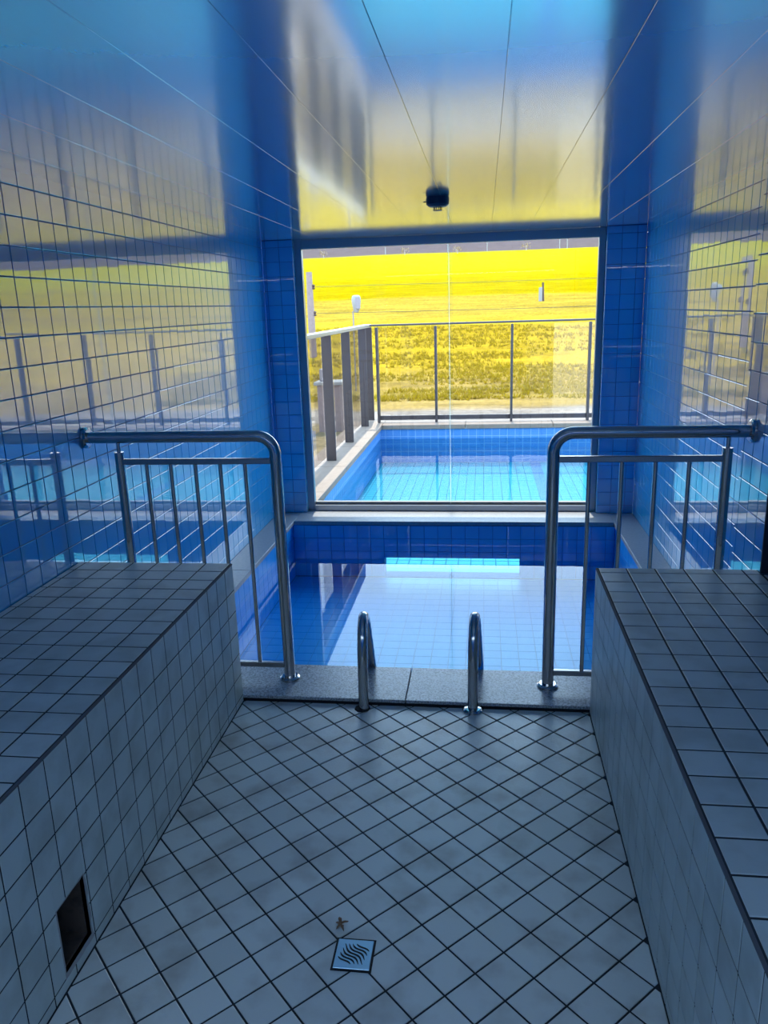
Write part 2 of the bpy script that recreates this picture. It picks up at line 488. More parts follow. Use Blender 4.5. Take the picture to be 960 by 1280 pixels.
# window wall: a tiled pier on either side of the glass and a low wall under the sill with a swim-through gap
CXL, CXR = -1.398, 0.845
wf = MB()
wf.box(XL, CXL - G, YW + G, YW + 0.22, -0.03, H + 0.15); wf.box(CXR + G, XR, YW + G, YW + 0.22, -0.03, H + 0.15)
wf.box(XL - 0.2, XR + 0.2, YW + 0.01, YW + 0.22, H + 0.02, 3.0)
wf.box(XL, -0.757, PY + G + 0.012, OY0, -0.6, -0.035); wf.box(0.27, XR, PY + G + 0.012, OY0, -0.6, -0.035)
wf.box(-0.757, 0.27, PY + G + 0.012, OY0, -0.29, -0.035); wf.box(-0.757, 0.27, PY + G + 0.012, OY0, -0.6, -0.445)
wf = wf.build('wall_front', 'deep_blue_grout'); tag(wf, kind='structure')
lay_tiles(wf, (0, YW, 0), (1, 0, 0), (0, 0, 1), grid_cells(lines(XL, CXL - 0.001, CXL, WP), lines(0.0, H - 0.002, 2.009, WP), 0.003), 'blue_tile', seed=11)
lay_tiles(wf, (0, YW, 0), (1, 0, 0), (0, 0, 1), grid_cells(lines(CXR + 0.001, XR, CXR, WP), lines(0.0, H - 0.002, 2.009, WP), 0.003), 'blue_tile', seed=12)
lay_tiles(wf, (CXL, 0, 0), (0, 1, 0), (0, 0, 1), grid_cells([YW + 0.001, YW + 0.06], lines(0.0, H - 0.002, 2.009, WP), 0.003), 'blue_tile', seed=13)
lay_tiles(wf, (CXR, 0, 0), (0, -1, 0), (0, 0, 1), grid_cells([-YW - 0.06, -YW - 0.001], lines(0.0, H - 0.002, 2.009, WP), 0.003), 'blue_tile', seed=14)
lay_tiles(wf, (0, PY + 0.012, 0), (1, 0, 0), (0, 0, 1), grid_cells(lines(PXL - 0.012, PXR + 0.012, 0.27, WP), lines(PFLOOR, -0.035, -0.035, WP), 0.003, holes=[(-0.757, 0.27, -0.445, -0.29)]), 'blue_tile', limit=140, seed=15)

# back wall, behind the camera
wb_ = MB()
wb_.box(XL, XR, YBACK - 0.15, YBACK, -0.1, H)
wb_ = wb_.build('wall_back', 'render_blue'); tag(wb_, kind='structure')

# ceiling of long glossy planks
ce = MB()
ce.box(XL, XR, SKY1, YW + 0.09, H + 0.006, H + 0.15); ce.box(XL, XR, YBACK, SKY0, H + 0.006, H + 0.15)
ce.box(XL, SKX0, SKY0, SKY1, H + 0.006, H + 0.15); ce.box(SKX1, XR, SKY0, SKY1, H + 0.006, H + 0.15)
ce = ce.build('ceiling', 'pvc_gap'); tag(ce, kind='structure')
seams = [XL] + [-0.206 + 0.2513 * k for k in range(-5, 6) if XL + 0.03 < -0.206 + 0.2513 * k < XR - 0.03] + [XR]
for a, b in zip(seams[:-1], seams[1:]):
    g = 0.0004; c = 0.0008
    if a == XL: a -= 0.02
    if b == XR: b += 0.02
    prof = [(a + g, H + 0.006), (a + g, H + c), (a + g + c, H), (b - g - c, H), (b - g, H + c), (b - g, H + 0.006)]
    n = len(prof); v = [(p[0], SKY1 + 0.002, p[1]) for p in prof] + [(p[0], YW + 0.085, p[1]) for p in prof]
    f = [(i, i + 1, n + i + 1, n + i) for i in range(n - 1)] + [tuple(range(n)), tuple(range(2 * n - 1, n - 1, -1))]
    o = mesh('plank', v, f, 'pvc', ce)

# window: frame, bottom track, two glass sheets that overlap in the middle
FY0, FY1 = YW + 0.055, YW + 0.105
GX0, GX1, GZ0, GZ1 = -1.345, 0.80, 0.045, 1.993
wi = MB()
wi.box(CXL, GX0, FY0, FY1, 0.0, H); wi = wi.build('window_1', 'alu'); tag(wi, kind='structure')
MB().cbox(GX1, CXR, FY0, FY1, 0.0, H).build('frame_side', 'alu', wi)
MB().cbox(GX0, GX1, FY0, FY1, GZ1, H - 0.001).build('frame_head', 'alu', wi)
MB().cbox(GX0, GX1, FY0 - 0.01, FY1 + 0.02, 0.0, GZ0).build('bottom_track', 'alu', wi)
MB().cbox(GX0, GX1, FY1 - 0.025, FY1 + 0.015, GZ0, GZ0 + 0.022).build('track_lip', 'white_paint', wi)
MB().box(GX0, -0.235, FY0 + 0.034, FY0 + 0.040, GZ0, GZ1).build('glass_pane', 'pane', wi)
MB().box(-0.275, GX1, FY0 + 0.014, FY0 + 0.020, GZ0, GZ1).build('glass_pane', 'pane', wi)
MB().box(-0.261, -0.257, FY0 + 0.0205, FY0 + 0.0335, GZ0, GZ1).build('seal_strip', 'seal', wi)

# roof slab with the eave that keeps the sun off the glass
rf = MB()
rf.box(XL - 0.6, XR + 3.0, SKY1 + 0.2, 7.05, 2.55, 2.75); rf.box(XL - 0.6, SKX0, YBACK - 0.2, SKY1, 2.2, 2.32); rf.box(SKX1, XR + 3.0, YBACK - 0.2, SKY1, 2.2, 2.32); rf.box(SKX0, SKX1, YBACK - 0.2, SKY0, 2.2, 2.32)
rf.box(XL - 0.6, XR + 3.0, SKY1, SKY1 + 0.2, 2.2, 5.6)  # unseen wall added to keep the sun out of the roof opening
rf = rf.build('roof', 'plaster'); tag(rf, kind='structure')

# ------------------------------------------------------------------ indoor pool
pw = MB()
pw.box(XL - 0.05, PXL - 0.012 - G, YC - 0.02, PY, -0.75, -0.032); pw.box(PXR + 0.012 + G, XR + 0.05, YC - 0.02, PY, -0.75, -0.032)
pw.box(PXL - 0.02, PXR + 0.02, YC - 0.3, YC - 0.02 - G, -0.75, -0.032); pw.box(PXL - 0.02, PXR + 0.02, YC - 0.1, OY0 + 0.1, -0.75, PFLOOR - G)
pw = pw.build('pool_basin', 'pool_grout'); tag(pw, kind='structure')
zp = lines(PFLOOR, -0.033, -0.035, WP)
lay_tiles(pw, (PXL - 0.012, 0, 0), (0, 1, 0), (0, 0, 1), grid_cells(lines(YC - 0.02, PY + 0.01, 4.0, WP), zp, 0.003), 'blue_tile_in', limit=120, seed=20)
cl = grid_cells(lines(YC - 0.02, PY + 0.01, 4.0, WP), zp, 0.003)
lay_tiles(pw, (PXR + 0.012, 0, 0), (0, -1, 0), (0, 0, 1), [[(-p[0], p[1]) for p in reversed(q)] for q in cl], 'blue_tile_in', limit=40, seed=21)
lay_tiles(pw, (0, YC - 0.02, 0), (-1, 0, 0), (0, 0, 1), grid_cells(lines(-PXR, -PXL, 0, WP), zp, 0.003), 'blue_tile_in', limit=0, seed=22, sheet='near_side_tile_sheet')
lay_tiles(pw, (0, 0, PFLOOR), (1, 0, 0), (0, 1, 0), grid_cells(lines(PXL - 0.012, PXR + 0.012, 0, WP), lines(YC - 0.02, PY + 0.01, 4.0, WP), 0.003), 'blue_tile_in', limit=130, seed=23)

# stone ledges, sill and curb
lg = MB().box(XL, PXL, YC + 0.001, 4.42, -0.03, 0.0).build('trim_ledge_left', 'ledge_stone'); tag(lg, kind='structure')
MB().cbox(XL, PXL, 4.424, YW, -0.03, 0.0, 0.002).build('slab', 'ledge_stone', lg)
lg = MB().box(PXR, XR, YC + 0.001, 4.30, -0.03, 0.0).build('trim_ledge_right', 'ledge_stone'); tag(lg, kind='structure')
MB().cbox(PXR, XR, 4.304, YW, -0.03, 0.0, 0.002).build('slab', 'ledge_stone', lg)
sl = MB().cbox(PXL + 0.001, PXR - 0.001, PY, YW + 0.13, -0.03, 0.0, 0.002).build('trim_sill', 'ledge_stone'); tag(sl, kind='structure')
cb = MB().cbox(XL, -0.3145, YB + 0.006, YC, 0.008, 0.022, 0.002).build('trim_curb', 'granite'); tag(cb, kind='structure')
MB().cbox(-0.3115, PLX + 0.12, YB + 0.006, YC, 0.008, 0.022, 0.002).build('slab', 'granite', cb)
MB().box(XL, XR, YB + 0.024, YC - 0.01, -0.06, 0.0078).build('bed', 'dark_grout', cb)

wa = mesh('pool_water', [(PXL - 0.012, YC - 0.02, WATER), (PXR + 0.012, YC - 0.02, WATER), (PXR + 0.012, PY + 0.012, WATER), (PXL - 0.012, PY + 0.012, WATER)], [(0, 1, 2, 3)], 'water_in')
tag(wa, 'still blue water of the indoor pool reflecting the window', 'water', kind='stuff')

# ------------------------------------------------------------------ tiled benches
HY0, HY1, HZ0, HZ1 = 1.393, 1.515, 0.042, 0.217       # the square hole in the left bench
T = 0.0018
bt = MB()
bt.box(XL + 0.002, BL - T, HY1, YB - T, 0.0, HB - T); bt.box(XL + 0.002, BL - T, YBACK, HY0, 0.0, HB - T)
bt.box(XL + 0.002, BL - T, HY0, HY1, HZ1, HB - T); bt.box(XL + 0.002, BL - T, HY0, HY1, 0.0, HZ0); bt.box(XL + 0.002, BL - 0.22, HY0, HY1, HZ0, HZ1)
bench = bt.build('tiled_bench', 'dark_grout')
tag(bench, 'grey tiled masonry bench along the left wall with a square hole low in its face', 'bench', 'tiled benches')
rows_l = [2.798 - 0.0975 * k for k in range(45)]
rows_l = sorted([y for y in rows_l if y > YBACK]); zf = [0.0, 0.03, 0.124, 0.215, 0.308, 0.400, 0.490, HB - 0.004]
def top_cells(x0, x1, xs, ys): return grid_cells(sorted(xs), ys, 0.006)
xs = [BL - 0.008 - 0.1005 * k for k in range(7)]; xs = [x for x in xs if x > XL + 0.03] + [XL + 0.002]
lay_tiles(bench, (0, 0, HB), (1, 0, 0), (0, 1, 0), top_cells(0, 0, xs, rows_l), 'white_tile', t=0.006, c=0.0015, tilt=0.0015, limit=140, seed=30)
lay_tiles(bench, (BL, 0, 0), (0, 1, 0), (0, 0, 1), grid_cells(rows_l, zf, 0.0048, holes=[(HY0 - 0.006, HY1 + 0.004, HZ0 - 0.01, HZ1 + 0.004)]), 'white_tile', t=0.006, c=0.0014, tilt=0.0015, limit=160, seed=31, sheet='face_tile_sheet')
lay_tiles(bench, (0, YB, 0), (-1, 0, 0), (0, 0, 1), grid_cells(sorted(-x for x in xs), zf, 0.0048), 'white_tile', limit=0, seed=32, sheet='end_tile_sheet')
tagp = MB().box(BL - 0.0065, BL - 0.0005, YBACK, YB - 0.002, HB - 0.0065, HB - 0.0012).build('edge_strip', 'edge_grout', bench)
hv = MB()
e_ = 0.001
hv.box(BL - 0.22, BL - 0.215, HY0 + e_, HY1 - e_, HZ0 + e_, HZ1 - e_)
hv.box(BL - 0.215, BL - 0.012, HY0 + e_, HY0 + 0.004, HZ0 + e_, HZ1 - e_); hv.box(BL - 0.215, BL - 0.012, HY1 - 0.004, HY1 - e_, HZ0 + e_, HZ1 - e_)
hv.box(BL - 0.215, BL - 0.012, HY0 + e_, HY1 - e_, HZ1 - 0.004, HZ1 - e_); hv.box(BL - 0.215, BL - 0.012, HY0 + e_, HY1 - e_, HZ0 + e_, HZ0 + 0.004)
tag(hv.build('cavity', 'hole', bench), 'dark brown square hole left unfinished in the bench face')
# ragged mortar rim of the hole
rim = MB(); rnd = random.Random(4); n = 28; ring = []
def rect_pt(f, y0, y1, z0, z1):
    p = f * 4
    if p < 1: return (y0 + (y1 - y0) * p, z0)
    if p < 2: return (y1, z0 + (z1 - z0) * (p - 1))
    if p < 3: return (y1 - (y1 - y0) * (p - 2), z1)
    return (y0, z1 - (z1 - z0) * (p - 3))
vs = []
for k in range(n):
    a = rect_pt(k / n, HY0, HY1, HZ0, HZ1); b = rect_pt(k / n, HY0 - 0.006 - rnd.random() * 0.003, HY1 + 0.005 + rnd.random() * 0.004, HZ0 - 0.011 - rnd.random() * 0.004, HZ1 + 0.004 + rnd.random() * 0.003)
    xx = BL - 0.001 + rnd.random() * 0.002
    vs += [(BL - 0.03, *a), (xx - 0.001, *a), (xx, *b), (BL - 0.006, *b)]
fs = []
for k in range(n):
    k2 = (k + 1) % n
    for q in range(3): fs.append((4 * k + q, 4 * k2 + q, 4 * k2 + q + 1, 4 * k + q + 1))
rim.add(vs, fs).build('mortar_rim', 'mortar', bench)

bench2 = MB()
bench2.box(BR + T, XR - 0.002, YBACK, 2.76 - 0.002, 0.0, HB - T); bench2.box(BR + T, PLX - 0.002, 2.75, YB - T, 0.0, HB - T)
bench2 = bench2.build('tiled_bench', 'dark_grout')
tag(bench2, 'grey tiled masonry bench along the right wall, its face closed and without a hole', 'bench', 'tiled benches')
rows_r = sorted([y for y in [2.745 - 0.0975 * k for k in range(44)] if y > YBACK] + [2.798])
xs2 = [BR + 0.008 + 0.1015 * k for k in range(6)]
lay_tiles(bench2, (0, 0, HB), (1, 0, 0), (0, 1, 0), grid_cells(xs2 + [PLX - 0.003], rows_r, 0.006) + grid_cells([PLX + 0.0, XR - 0.002], [y for y in rows_r if y < 2.75], 0.006), 'white_tile', t=0.006, c=0.0015, tilt=0.0015, limit=140, seed=33)
cl = grid_cells(rows_r, zf, 0.0048)
lay_tiles(bench2, (BR, 0, 0), (0, -1, 0), (0, 0, 1), [[(-p[0], p[1]) for p in reversed(q)] for q in cl], 'white_tile', t=0.006, c=0.0014, tilt=0.0015, limit=160, seed=34, sheet='face_tile_sheet')
lay_tiles(bench2, (0, YB, 0), (-1, 0, 0), (0, 0, 1), grid_cells(sorted([-x for x in xs2] + [-PLX + 0.003]), zf, 0.0048), 'white_tile', limit=0, seed=35, sheet='end_tile_sheet')
MB().box(BR + 0.0005, BR + 0.0065, YBACK, YB - 0.002, HB - 0.0065, HB - 0.0012).build('edge_strip', 'edge_grout', bench2)

# ------------------------------------------------------------------ steel railings on the curb
RY, RZ = 2.968, 1.079


def railing(xw, xp, xe, bal, side, label):
    """xw wall, xp main post, xe end post beside the wall, bal baluster positions"""
    base = empty('pool_railing', (xp, RY, 0.022)); tag(base, label, 'railing', 'steel railings beside the pool steps')
    s = 1 if xp > xw else -1
    pts = bend([(xw + s * 0.012, RY, RZ), (xp, RY, RZ), (xp, RY, 0.024)], 0.075, 10)
    auto_smooth(MB().tube(pts, 0.024, 18).build('handrail_pipe', 'steel', base))
    f0 = xw + s * 0.001; f1 = xw + s * 0.012; f2 = xw + s * 0.018
    auto_smooth(MB().lathe(RY, RZ, [(0.044, f0), (0.044, f1), (0.036, f2)] if s > 0 else [(0.036, f2), (0.044, f1), (0.044, f0)], 24, 'x').build('wall_flange', 'steel', base), 30)
    auto_smooth(MB().lathe(xp, RY, [(0.043, 0.0225), (0.043, 0.030), (0.034, 0.036)], 24).build('floor_flange', 'steel', base), 30)
    auto_smooth(MB().tube([(xe, RY, 0.0225), (xe, RY, 1.018)], 0.0195, 14).build('end_post', 'steel', base))
    auto_smooth(MB().tube([(xe, RY, 1.018), (xe, RY, RZ - 0.02)], 0.008, 10).build('spigot', 'steel', base))
    MBx = MB().cbox(min(xe, xp) + 0.012, max(xe, xp) - 0.012, RY - 0.011, RY + 0.011, 0.966, 0.990, 0.003); MBx.build('middle_rail', 'steel_dull', base)
    MB().cbox(min(xe, xp) + 0.012, max(xe, xp) - 0.012, RY - 0.011, RY + 0.011, 0.074, 0.097, 0.003).build('bottom_rail', 'steel_dull', base)
    for x in bal:
        auto_smooth(MB().tube([(x, RY, 0.095), (x, RY, 0.968)], 0.0085, 10).build('baluster', 'steel', base))


railing(XL, -0.830, -1.488, (-1.375, -1.272, -1.167, -1.062, -0.958), 1, 'polished steel railing on the curb, fixed to the left wall, with five thin bars')
railing(PLX, 0.263, 0.897, (0.398, 0.519, 0.642, 0.764), -1, 'polished steel railing on the curb, fixed to the right wall, with four thin bars')


def grab(x0, y0, x1, label, collar):
    base = empty('grab_rail', (x0, y0, 0.0)); tag(base, label, 'grab rail', 'pool ladder grab rails')
    prof = [(0.0, 0.0), (0.004, 0.10), (0.012, 0.20), (0.030, 0.275), (0.058, 0.325), (0.094, 0.352), (0.130, 0.345), (0.166, 0.312), (0.205, 0.255), (0.260, 0.165), (0.325, 0.055), (0.385, -0.055), (0.43, -0.15), (0.46, -0.24), (0.47, -0.36), (0.47, -0.444)]
    cr_ = []
    P = [Vector((x0 + (x1 - x0) * a / 0.47, y0 + a, b)) for a, b in prof]
    for i in range(len(P) - 1):      # Catmull-Rom for a smooth bend
        p0, p1, p2, p3 = P[max(i - 1, 0)], P[i], P[i + 1], P[min(i + 2, len(P) - 1)]
        for k in range(4):
            t = k / 4
            cr_.append(0.5 * ((2 * p1) + (p2 - p0) * t + (2 * p0 - 5 * p1 + 4 * p2 - p3) * t * t + (3 * p1 - p0 - 3 * p2 + p3) * t ** 3))
    cr_.append(P[-1])
    auto_smooth(MB().tube(cr_, 0.0205, 16).build('bent_pipe', 'steel', base))
    if collar == 'flange':
        auto_smooth(MB().lathe(x0, y0, [(0.041, 0.0005), (0.041, 0.005), (0.033, 0.012), (0.022, 0.014)], 24).build('floor_flange', 'steel', base), 30)
    else:
        MB().lathe(x0 - 0.006, y0, [(0.033, 0.0005), (0.030, 0.004)], 9).build('open_socket', 'black_gap', base)


grab(-0.477, 2.768, -0.500, 'bent steel grab rail standing in a bare dark hole, without a cover disc', 'socket')
grab(-0.042, 2.785, -0.012, 'bent steel grab rail with a round steel cover disc at its foot', 'flange')

# ------------------------------------------------------------------ floor drain and dry leaf
DX, DY, DS = -0.319, 1.5515, 0.0475
dr = empty('floor_drain', (DX, DY, 0)); tag(dr, 'small square steel floor drain with wavy slots set in the floor tiles', 'drain')
MB().box(DX - DS - 0.003, DX + DS + 0.003, DY - DS - 0.003, DY + DS + 0.003, 0.0004, 0.0016).build('drain_frame', 'black_gap', dr)
DP = DS - 0.0025
MB().cbox(DX - DP, DX + DP, DY - DP, DY + DP, 0.0012, 0.0042, 0.0008).build('drain_plate', 'drain_steel', dr)
for k in range(7):
    # wavy slots running from upper left to lower right
    vs = []; fs = []; n = 16
    off = (k - 3) * 0.0098; half = 0.040 - abs(k - 3) * 0.0068
    for i in range(n + 1):
        t = -half + 2 * half * i / n
        wv = 0.0048 * math.sin(t / 0.030 * PI)
        dxx, dyy = Vector((0.72, -0.69)), Vector((0.69, 0.72))
        wdt = 0.0026 * (1 - 0.75 * abs(2 * i / n - 1) ** 3)
        c0 = dxx * t + dyy * (off + wv)
        for sgn in (-1, 1):
            q = c0 + dyy * (sgn * wdt); vs.append((DX + q.x, DY + q.y, 0.0043))
    nv = len(vs); vs += [(v[0], v[1], 0.0046) for v in vs]
    for i in range(n):
        a = 2 * i
        fs += [(nv + a, nv + a + 2, nv + a + 3, nv + a + 1), (a, a + 2, nv + a + 2, nv + a), (a + 1, nv + a + 1, nv + a + 3, a + 3)]
    mesh('slot', vs, fs, 'black_gap', dr)
lf = MB(); rnd = random.Random(12)
LX, LY = -0.369, 1.648
for (ang, ln, wd_) in ((1.9, 0.016, 0.006), (0.5, 0.014, 0.005), (-1.1, 0.018, 0.004), (-2.0, 0.015, 0.004), (2.9, 0.010, 0.006)):
    ln *= 1.5; wd_ *= 1.9
    u = Vector((math.cos(ang), math.sin(ang), 0)); w = Vector((-u.y, u.x, 0)); vs = []
    for i in range(6):
        t = i / 5; wd2 = wd_ * math.sin(PI * (0.12 + 0.83 * t)) * (0.7 + 0.6 * rnd.random())
        z = 0.0008 + 0.004 * math.sin(PI * t) * rnd.random()
        for sg in (-1, 1):
            p = u * ln * t + w * wd2 * sg * 0.5; vs.append((LX + p.x, LY + p.y, z + (0.001 if sg > 0 else 0)))
    lf.add(vs, [(2 * i, 2 * i + 2, 2 * i + 3, 2 * i + 1) for i in range(5)])
tag(lf.build('dry_leaf', 'leaf'), 'tiny shrivelled brown leaf lying on the floor behind the drain', 'leaf')

# ------------------------------------------------------------------ ceiling sensor
SX, SY = -0.223, 3.93
sn = empty('ceiling_sensor', (SX, SY, H)); tag(sn, 'small dark blue round device hanging from the ceiling above the pool', 'sensor')
auto_smooth(MB().lathe(SX, SY, [(0.030, H - 0.046), (0.042, H - 0.044), (0.054, H - 0.034), (0.056, H - 0.010), (0.053, H - 0.0005)], 28).build('housing', 'sensor', sn), 25)
MB().tube([(SX - 0.055, SY, H - 0.020), (SX - 0.068, SY, H - 0.020)], 0.003, 8).build('side_pin', 'sensor', sn)
for k in range(6):
    a = 2 * PI * k / 6 + 0.3
    MB().tube([(SX + 0.019 * math.cos(a), SY + 0.019 * math.sin(a), H - 0.045), (SX + 0.019 * math.cos(a), SY + 0.019 * math.sin(a), H - 0.060)], 0.0022, 6).build('cage_bar', 'sensor', sn)
MB().lathe(SX, SY, [(0.022, H - 0.062), (0.022, H - 0.060)], 16).build('cage_ring', 'sensor', sn)

# ------------------------------------------------------------------ outdoor pool
op = MB()
op.box(OX0 - 0.3, OX0 - G, OY0, OY1, -0.8, -0.04); op.box(OX1, OX1 + 0.3, OY0, OY1, -0.8, -0.04)
op.box(OX0 - 0.3, OX1 + 0.3, OY1 + G, OY1 + 0.35, -0.8, -0.04)
op = op.build('outdoor_pool_basin', 'pale_grout'); tag(op, kind='structure')
MB().box(OX0 - 0.3, OX1 + 0.3, OY0 - 0.02, OY1 + 0.3, -0.9, OFLOOR - G).build('floor_bed', 'outer_grout', op)
zo = lines(OFLOOR, -0.036, -0.036, WP)
lay_tiles(op, (0, OY1, 0), (1, 0, 0), (0, 0, 1), grid_cells(lines(OX0, OX1, 0, WP), zo, 0.007), 'outer_tile', limit=110, seed=40)
lay_tiles(op, (OX0, 0, 0), (0, 1, 0), (0, 0, 1), grid_cells(lines(OY0, OY1, 0, WP), zo, 0.004), 'outer_tile', limit=60, seed=41, sheet='side_tile_sheet')
sx0, sx1 = 0.61, 0.735
fc = grid_cells(lines(OX0, sx0, 0.61, WP), lines(OY0, OY1, 0, WP), 0.009) + grid_cells(lines(sx1, OX1, 0.735, WP), lines(OY0, OY1, 0, WP), 0.009)
lay_tiles(op, (0, 0, OFLOOR), (1, 0, 0), (0, 1, 0), fc, 'outer_floor', limit=120, seed=42, sheet='floor_tile_sheet')
lay_tiles(op, (0, 0, OFLOOR), (1, 0, 0), (0, 1, 0), grid_cells([sx0, sx1], lines(OY0, OY1, 0, WP), 0.001), 'outer_stripe', limit=0, sheet='stripe_tile_sheet')
gx = 60
mesh_w = mesh('outdoor_pool_water', [(OX0, OY0 + 0.003, WATER), (OX1, OY0 + 0.003, WATER), (OX1, OY1, WATER), (OX0, OY1, WATER)], [(0, 1, 2, 3)], 'water_out')
tag(mesh_w, 'bright turquoise water of the outdoor pool beyond the window', 'water', kind='stuff')

# coping slabs, joints recessed
cp = MB().box(-1.83, OX0 + 0.02, 5.98, 6.438, -0.04, 0.02).build('pool_coping', 'coping'); tag(cp, kind='structure')
ys = [6.442, 7.556, 8.707, 9.86, 10.74]
for a, b in zip(ys[:-1], ys[1:]):
    MB().cbox(-1.83, OX0 + 0.02, a + 0.003, b - 0.003, -0.04, 0.02, 0.004).build('slab', 'coping', cp)
xx = [OX0 + 0.02, -0.25, 0.9, 2.05, 3.2, 4.35, OX1 + 0.3]
for a, b in zip(xx[:-1], xx[1:]):
    MB().cbox(a + 0.003, b - 0.003, OY1 - 0.02, 10.74, -0.04, 0.02, 0.004).build('slab', 'coping', cp)
dk = MB().box(-1.9, OX1 + 0.4, 5.5, 10.80, -1.4, -0.81).build('pool_plinth', 'plaster'); tag(dk, kind='structure')

# ------------------------------------------------------------------ glass fences
FZ = 1.335
fx = -1.592
fa = empty('glass_fence', (fx, 6.0, 0.02)); tag(fa, 'glass fence with broad dark posts along the left side of the outdoor pool', 'fence', 'glass pool fences')
py = [6.72, 7.868, 8.995, 10.24, 10.80]
for y in py:
    MB().cbox(fx - 0.052, fx + 0.052, y - 0.011, y + 0.011, 0.021, FZ - 0.03, 0.003).build('post', 'alu_dark', fa)
MB().cbox(fx - 0.045, fx + 0.045, 5.98, 10.82, FZ - 0.03, FZ + 0.012, 0.006).build('top_rail', 'rail_cap', fa)
yy = [6.02] + py
for a, b in zip(yy[:-1], yy[1:]):
    MB().box(fx - 0.055 - 0.004, fx - 0.055 + 0.004, a + 0.02, b - 0.02, 0.05, FZ - 0.035).build('glass_panel', 'fence_pane', fa)
fb = empty('glass_fence', (0.36, 10.60, 0.02)); tag(fb, 'glass fence with thin dark posts along the far side of the outdoor pool', 'fence', 'glass pool fences')
pxs = [-1.445, -0.65, 0.362, 1.37, 2.38, 3.39, 4.4]
for x in pxs:
    MB().cbox(x - 0.016, x + 0.016, 10.60 - 0.05, 10.60 + 0.05, 0.021, FZ - 0.03, 0.003).build('post', 'alu_dark', fb)
MB().cbox(-1.535, 4.5, 10.56, 10.64, FZ - 0.015, FZ + 0.010, 0.005).build('top_rail', 'alu_dark', fb)
for a, b in zip(pxs[:-1], pxs[1:]):
    MB().cbox(a + 0.017, b - 0.017, 10.58, 10.62, 0.055, 0.115, 0.004).build('bottom_rail', 'alu_dark', fb)
    MB().box(a + 0.02, b - 0.02, 10.596, 10.604, 0.116, FZ - 0.032).build('glass_panel', 'fence_pane', fb)

# ------------------------------------------------------------------ meadow
PR = [(10.7, -0.62), (15.2, -0.60), (17.5, -0.60), (21, -0.46), (31, 0.81), (40, 1.66), (46, 2.03), (75, 4.03), (110, 7.0), (168, 12.2), (176, 12.6), (230, 17.0), (330, 30.0), (420, 34.0)]


def prof(y):
    for (a, za), (b, zb) in zip(PR[:-1], PR[1:]):
        if y <= b:
            t = max(0, (y - a) / (b - a)); return za + (zb - za) * t
    return PR[-1][1]


def smooth_prof(y):
    w = 0.06 * y
    return sum(prof(y + w * k) for k in (-1, -0.5, 0, 0.5, 1)) / 5


def ground(x, y):
    z = smooth_prof(y)
    if 17.8 < y < 60:
        a = min(1, (y - 17.8) / 2) * min(1, (60 - y) / 15)
        z += a * (0.09 * noise.noise((x * 0.22, y * 1.25, 0.3)) + 0.05 * noise.noise((x * 1.3, y * 3.1, 2.0)))
    elif y >= 60:
        z += 0.25 * noise.noise((x * 0.03, y * 0.12, 5.0))
    return z


ycoords = []; y = 10.85
while y < 62: ycoords.append(y); y += 0.11 + max(0, (y - 25)) * 0.006
while y < 420: ycoords.append(y); y *= 1.02
NU = 110
vs = []; fs = []
for y in ycoords:
    hw = 9 + y * 0.95
    for i in range(NU + 1):
        u = -1 + 2 * i / NU; u = u * (0.35 + 0.65 * abs(u))
        x = u * hw; vs.append((x, y, ground(x, y)))
for j in range(len(ycoords) - 1):
    for i in range(NU):
        a = j * (NU + 1) + i; fs.append((a, a + 1, a + NU + 2, a + NU + 1))
mm, nt, out = mat('meadow')
p = N(nt, 'ShaderNodeBsdfPrincipled'); p.inputs['Roughness'].default_value = 1.0; p.inputs['Specular IOR Level'].default_value = 0.0
L(nt, p.outputs[0], out.inputs[0])
geo = N(nt, 'ShaderNodeNewGeometry'); sep = N(nt, 'ShaderNodeSeparateXYZ'); L(nt, geo.outputs['Position'], sep.inputs[0])
wn = N(nt, 'ShaderNodeTexNoise'); wn.inputs['Scale'].default_value = 0.12; L(nt, geo.outputs['Position'], wn.inputs['Vector'])
wob = N(nt, 'ShaderNodeMath', operation='MULTIPLY_ADD'); L(nt, wn.outputs[0], wob.inputs[0]); wob.inputs[1].default_value = 5.0; L(nt, sep.outputs['Y'], wob.inputs[2])
lg_ = N(nt, 'ShaderNodeMath', operation='LOGARITHM'); L(nt, wob.outputs[0], lg_.inputs[0]); lg_.inputs[1].default_value = 10
mr = N(nt, 'ShaderNodeMapRange'); mr.inputs[1].default_value = 1.0; mr.inputs[2].default_value = 2.5; L(nt, lg_.outputs[0], mr.inputs[0])
rp = N(nt, 'ShaderNodeValToRGB'); L(nt, mr.outputs[0], rp.inputs[0])
def lp(yv): return (math.log10(yv + 2.5) - 1.0) / 1.5
stops = [(10.7, (0.22, 0.17, 0.09)), (14.4, (0.24, 0.19, 0.10)), (14.8, (0.23, 0.20, 0.17)), (16.6, (0.23, 0.20, 0.17)), (17.0, (0.26, 0.185, 0.06)), (21.5, (0.26, 0.18, 0.04)),
         (23, (0.33, 0.225, 0.016)), (31, (0.33, 0.225, 0.012)), (35, (0.27, 0.18, 0.022)), (46, (0.27, 0.18, 0.018)), (48, (0.25, 0.175, 0.0)), (74, (0.26, 0.19, 0.0)), (80, (0.27, 0.22, 0.001)), (165, (0.29, 0.245, 0.006)), (171, (0.10, 0.075, 0.065)), (300, (0.09, 0.07, 0.07))]
el = rp.color_ramp.elements
el[0].position = lp(stops[0][0]); el[0].color = (*stops[0][1], 1); el[1].position = lp(stops[-1][0]); el[1].color = (*stops[-1][1], 1)
for yv, c in stops[1:-1]:
    q = el.new(lp(yv)); q.color = (*c, 1)
mp = N(nt, 'ShaderNodeMapping'); mp.inputs['Scale'].default_value = (0.35, 1.6, 1.0); L(nt, geo.outputs['Position'], mp.inputs[0])
